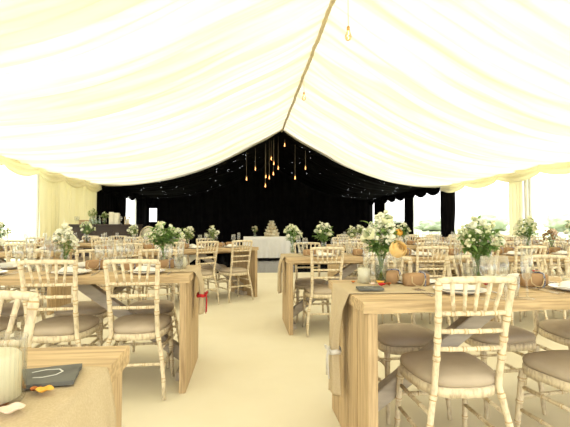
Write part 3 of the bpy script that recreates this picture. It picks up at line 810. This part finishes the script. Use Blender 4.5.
# runners (built in table coordinates, placed at the tables)
def runner(cx,cy,rz,end,label,tlabel=None,tcol=None,**k):
    q = rot2(-end*(HX-.915),0,rz); cx += q[0]; cy += q[1]
    o=make_runner(end,**k); o.location=(cx,cy,0); o.rotation_euler=(0,0,rz); tag(o,label,'table runner','hessian runners')
    if tcol:
        b=tie_band(None,end,tcol,'ribbon',yoff=k.get('yoff',0)+k.get('shift',0),drop=k.get('drop',.52),pinch=k.get('pinch',.72),longtail=.14)
        b.build('ribbon', tcol, o).__setitem__('label', tlabel)
runner(-1.262,.82,0,1,'hessian runner hanging over the end of front left table',pinch=.10,over=.9,amp=.014,drop=.6,seed=3,yoff=-.02)
runner(1.46,2.12,0,-1,'hessian runner on front right table, tied with pale grey ribbon','pale grey ribbon bow',M['lace'],over=.62,seed=1,drop=.56,yoff=.02,shift=.0,pinch=.80)
runner(-1.315,3.19,0,1,'hessian runner on second left table, tied with red ribbon','red ribbon bow',M['red'],over=.55,seed=2,drop=.34,pinch=.70)
runner(1.375,4.56,0,-1,'hessian runner hanging from the second right table',None,None,over=.5,seed=5,drop=.42)
runner(-.77,6.31,math.radians(33),1,'short hessian runner on the angled left table',None,None,over=.5,seed=6,drop=.30,pinch=.5)

# ------------------------------------------------------------------ cake table
def cloth_table(cx, cy, w, d, h):
    t = empty('cake_table','long table under a floor-length white cloth in front of black wall','table',None,(cx,cy,0))
    b=MB(); N=160
    def per(s):
        L=2*(w+d); q=s*L
        if q<w: return Vector((-w/2+q,-d/2,0)),Vector((0,-1,0))
        q-=w
        if q<d: return Vector((w/2,-d/2+q,0)),Vector((1,0,0))
        q-=d
        if q<w: return Vector((w/2-q,d/2,0)),Vector((0,1,0))
        q-=w; return Vector((-w/2,d/2-q,0)),Vector((-1,0,0))
    rows=[]
    for j in range(9):
        z=h-(h-.06)*j/8; row=[]
        for i in range(N):
            p,n=per(i/N); a=.018*j/8*(math.sin(i*1.1)+.5*math.sin(i*.47))+.02*j/8
            row.append(b.bm.verts.new(p+n*a+Vector((0,0,z))))
        rows.append(row)
    for A,B in zip(rows,rows[1:]):
        for i in range(N): b.bm.faces.new((A[i],A[(i+1)%N],B[(i+1)%N],B[i]))
    b.bm.faces.new(rows[0])
    b.build('tablecloth', M['tcloth'], t)
    MB().box((0,0,h-.02),(w-.02,d-.02,.03)).build('tabletop', M['frame'], t, smooth=False)
    for sx in(-1,1):
        for sy in(-1,1): MB().tube([(sx*(w/2-.08),sy*(d/2-.08),0),(sx*(w/2-.08),sy*(d/2-.08),h-.035)],.018,8).build('leg', M['frame'], t)
cloth_table(.80,13.95,1.70,.76,.77)
ck = empty('wedding_cake','tiered naked wedding cake dressed with greenery on the white table','cake',None,(.92,13.85,.77))
MB().lathe([(0,0),(.29,0),(.29,.015),(0,.015)],32).build('cake_board', M['icing'], ck)
z=.015
for i,(r,h) in enumerate(((.25,.11),(.205,.11),(.16,.10),(.115,.10),(.07,.09))):
    MB().lathe([(0,z),(r,z),(r,z+h*.45),(r+.006,z+h*.47),(r+.006,z+h*.53),(r,z+h*.55),(r,z+h*.96),(r-.01,z+h),(0,z+h)],28).build('cake_tier', M['sponge'], ck)
    b=MB(); rn=random.Random(i)
    for k in range(10):
        a=2*PI*k/10+i; bloom(b,(math.cos(a)*(r-.005),math.sin(a)*(r-.005),z+h),.032,'daisy',rn)
    b.build('blossom', M['icing'], ck)
    b=MB()
    for k in range(18):
        a=2*PI*k/18; b.leaf(Vector((math.cos(a)*r,math.sin(a)*r,z+h*.98)),Vector((math.cos(a+.8),math.sin(a+.8),.1)),.05,.02)
    b.build('foliage', M['leaf2'], ck)
    z+=h
cf=[arrangement(31,.15,.36,.15,10,'leaf2',('cream_petal','sponge'),.05,90,('cluster','rose'))]
for x,lb in ((.34,'brownish flower vase left of the wedding cake'),(1.48,'brownish flower vase right of the wedding cake')):
    put(cf[0],(x,13.9,.77),x*3,lb,'cake table flowers',1.0)

# ------------------------------------------------------------------ bar
bar = empty('bar_counter','dark brown panelled bar counter against the ivory curtain','bar',None,(-3.60,10.95,0))
b=MB(); b.box((0,0,.575),(1.62,.60,1.13)); b.build('cabinet', M['barwood'], bar, smooth=False)
for i in range(3):
    b=MB(); x=-.56+.56*i
    for dx in (-.23,.23): b.box((x+dx,-.306,.58),(.05,.02,.86))
    for z in (.16,1.0): b.box((x,-.306,z),(.41,.02,.05))
    b.box((x,-.303,.58),(.36,.01,.74)); b.build('front_panel', M['barwood'], bar, smooth=False)
MB().box((0,-.02,1.162),(1.66,.70,.045),bev=.006).build('countertop', M['barwood'], bar, smooth=False)
MB().box((0,-.305,.04),(1.62,.02,.08)).build('plinth', M['barwood'], bar, smooth=False)
BZ=1.186
herb = arrangement(41,.24,.46,.16,14,'leaf2',('leaf2','cream_petal'),.07,160,('cluster','daisy'),name='herb_jar')
put(herb,(-3.95,10.90,BZ),0,'wide glass jar of pale greenery on the bar','bar jars',.85)
put(herb,(-3.72,11.08,BZ),2,'second jar of greenery beside the first, on the bar','bar jars',.7)
def crate(w,d,h):
    b=MB(); t=.012
    for z in (h*.2,h*.5,h*.8):
        for s in (-1,1):
            b.box((0,s*(d/2),z),(w,t,h*.24)); b.box((s*(w/2),0,z),(t,d-t*1.2,h*.24))
    b.box((0,0,t/2+.001),(w,d,t))
    return b
o=crate(.26,.2,.12).build('wooden_crate',M['kraft'],None,(-4.22,11.10,BZ),.1,smooth=False); tag(o,'brown wooden crate at the left of the bar','crate')
def carton(w,h): 
    r=P('cream_carton','carton'); MB().box((0,0,h/2),(w,w,h),bev=.004).build('carton_body',M['icing'],r,smooth=False)
    MB().prism([(-w*.5,-w*.5),(w*.5,-w*.5),(w*.4,w*.4),(-w*.4,w*.4)],h,h+.02).build('lid',M['icing'],r,smooth=False); return r
ca=carton(.12,.30); put(ca,(-3.50,10.95,BZ),.2,'taller cream carton standing on the bar','cream cartons')
put(ca,(-3.35,10.92,BZ),-.1,'shorter cream carton on the bar, right of the taller one','cream cartons',.93)
bt=single('bottle', MB().lathe([(0,0),(.036,0),(.038,.01),(.038,.17),(.014,.23),(.013,.29),(.015,.295),(.015,.30),(0,.30)],16), M['bottle'],'bottle')
for i,x in enumerate((-3.98,-3.90,-3.82,-3.74)):
    put(bt,(x,10.78,BZ),0,['leftmost clear green bottle in front row on the bar','second bottle from left in front row on the bar','third bottle from left in front row on the bar','rightmost bottle in the front row on the bar'][i],'bar bottles',.75+.05*(i%2))
lan = P('lantern','lantern'); MB().box((0,0,.01),(.12,.12,.02)).box((0,0,.19),(.12,.12,.02)).build('frame',M['string'],lan,smooth=False)
for sx in(-1,1):
    for sy in(-1,1): MB().box((sx*.052,sy*.052,.1),(.014,.014,.16)).build('post',M['string'],lan,smooth=False)
MB().lathe([(0,.02),(.035,.02),(.035,.14),(0,.14)],14).build('candle',M['wax'],lan)
put(lan,(-3.10,10.95,BZ),0,'small wooden lantern with candle at right end of the bar','lanterns')
for i,x in enumerate((-3.24,-3.20,-4.36,-4.27)):
    put(wglass,(x,10.85-.1*(i%2),BZ),0,['wine glass on bar right of the cream cartons','wine glass on bar left of the lantern','wine glass at far left end of the bar','wine glass second from the left end of bar'][i],'bar glasses')
# balloon-back chair beside the bar
bb = empty('round_backed_chair','cream round-backed chair standing right of the bar','chair',None,(-2.55,10.95,0),0)
pts=[(-.22,0,.45)]+[(-.22*math.cos(a),0,.86+.26*math.sin(a)) for a in [PI*i/16 for i in range(17)]]+[(.22,0,.45)]
MB().tube(pts,.02,8).build('backrest_frame',M['lime'],bb)
b=MB(); b.lathe([(0,-.012),(.19,-.012),(.19,.012),(0,.012)],28); bmesh.ops.transform(b.bm,matrix=Matrix.Translation((0,0,.86))@Matrix.Rotation(PI/2,4,'X')@Matrix.Diagonal((1,1.2,1,1)),verts=b.bm.verts)
b.build('backrest',M['icing'],bb)
MB().lathe([(0,.43),(.22,.43),(.23,.46),(.20,.50),(0,.51)],28,c=(0,.20,0)).build('seat',M['icing'],bb)
for sx in(-1,1):
    MB().tube([(sx*.20,0,.45),(sx*.21,-.03,0)],.018,8).build('leg',M['lime'],bb)
    MB().tube([(sx*.16,.34,.44),(sx*.17,.37,0)],.018,8).build('leg',M['lime'],bb)

# ------------------------------------------------------------------ pendants
def pendant(x,y,zb,label,grp='hanging filament bulbs',big=1):
    u=abs(x-XM)/((XM-XL) if x<XM else (XR-XM))*6; zt=prof(u)+.02 if abs(x-XM)>.05 else 4.37
    t=empty('pendant_bulb',label,'pendant lamp',grp,(x,y,zb))
    MB().tube([(0,0,.12),(0,0,zt-zb)],.0042,6).build('cord',M['cord'],t)
    MB().lathe([(0,.125),(.012,.125),(.020,.115),(.020,.075),(0,.07)],12).build('lamp_holder',M['brass'],t)
    gb = MB().lathe([(.016,.078),(.022,.055),(.042,.005),(.045,-.015),(.034,-.045),(.012,-.058),(0,-.06)],16).build('bulb_glass',M['bulbglass'],t)
    MB().tube([(0,0,.07),(.010,0,.03),(-.010,0,.0),(.010,0,-.02),(0,.01,-.035)],.006,6).build('filament',M['bulb'],gb)
pend=[(255.4,169),(246.7,179),(265.2,186),(265.8,176),(268.9,178),(273.4,164),(273.4,173),(277.9,168),(285.5,145),(305.7,168),(295,178),(271,158)]
names=['leftmost long-corded bulb above the dance floor','short dim bulb furthest left in the cluster','lowest hanging bulb of the cluster','bulb just above the lowest bulb','bulb right of the lowest bulb','upper bulb of the central stacked pair','lower bulb of the central stacked pair','bulb immediately right of the central stacked pair','highest bulb, hanging just under the ridge','rightmost long-corded bulb of the cluster','short bulb between the highest and rightmost bulbs','topmost small bulb in the central stack']
FD=27.4; th=math.radians(5.71)
XY=[(0.30,14.55),(-.02,14.58),(.66,14.52),(.69,14.75),(.80,14.45),(.96,14.35),(.97,14.75),(1.13,14.5),(1.36,14.45),(2.12,14.40),(1.74,14.42),(.88,14.6)]
ZB=[3.20,2.84,2.59,2.95,2.88,3.38,3.06,3.24,4.08,3.24,2.88,3.60]
for (x,y),z,n in zip(XY,ZB,names): pendant(x+.07,y,z,n)
pendant(1.27,4.80,3.50,'lone bulb hanging high from the ivory ridge, nearest camera')
pendant(1.27,8.55,3.93,'lone bulb hanging from the ivory ridge, further back')

# ------------------------------------------------------------------ light, world, camera
w = bpy.data.worlds.new('sky'); sc.world = w; w.use_nodes = True
nt = w.node_tree; nt.nodes.clear()
out = nt.nodes.new('ShaderNodeOutputWorld'); bg = nt.nodes.new('ShaderNodeBackground')
tc = nt.nodes.new('ShaderNodeTexCoord'); sp = nt.nodes.new('ShaderNodeSeparateXYZ')
nt.links.new(tc.outputs['Generated'], sp.inputs[0])
r = ramp(nt, sp.outputs['Z'], [(0,(.95,.95,.93)),(.8,(1,.985,.95))])
nt.links.new(r.outputs[0], bg.inputs[0]); bg.inputs[1].default_value = 1.0
nt.links.new(bg.outputs[0], out.inputs[0])
sun = bpy.data.lights.new('sun','SUN'); sun.energy = 2.2; sun.angle = math.radians(35); sun.color=(1,.97,.90)
so = bpy.data.objects.new('sun', sun); COL.objects.link(so); so.rotation_euler = (math.radians(-42), math.radians(14), 0); 
cam = bpy.data.cameras.new('camera'); co = bpy.data.objects.new('camera', cam); COL.objects.link(co)
cam.sensor_width = 36; cam.lens = 400/570*36; cam.clip_start=.02; cam.clip_end=500
co.location = (0,0,1.14); co.rotation_euler = (math.radians(91.79),0,math.radians(-5.71))
sc.camera = co
vs = sc.view_settings; vs.view_transform='Standard'; vs.look='None'; vs.gamma=1; vs.use_curve_mapping=False
vs.exposure = 1.6
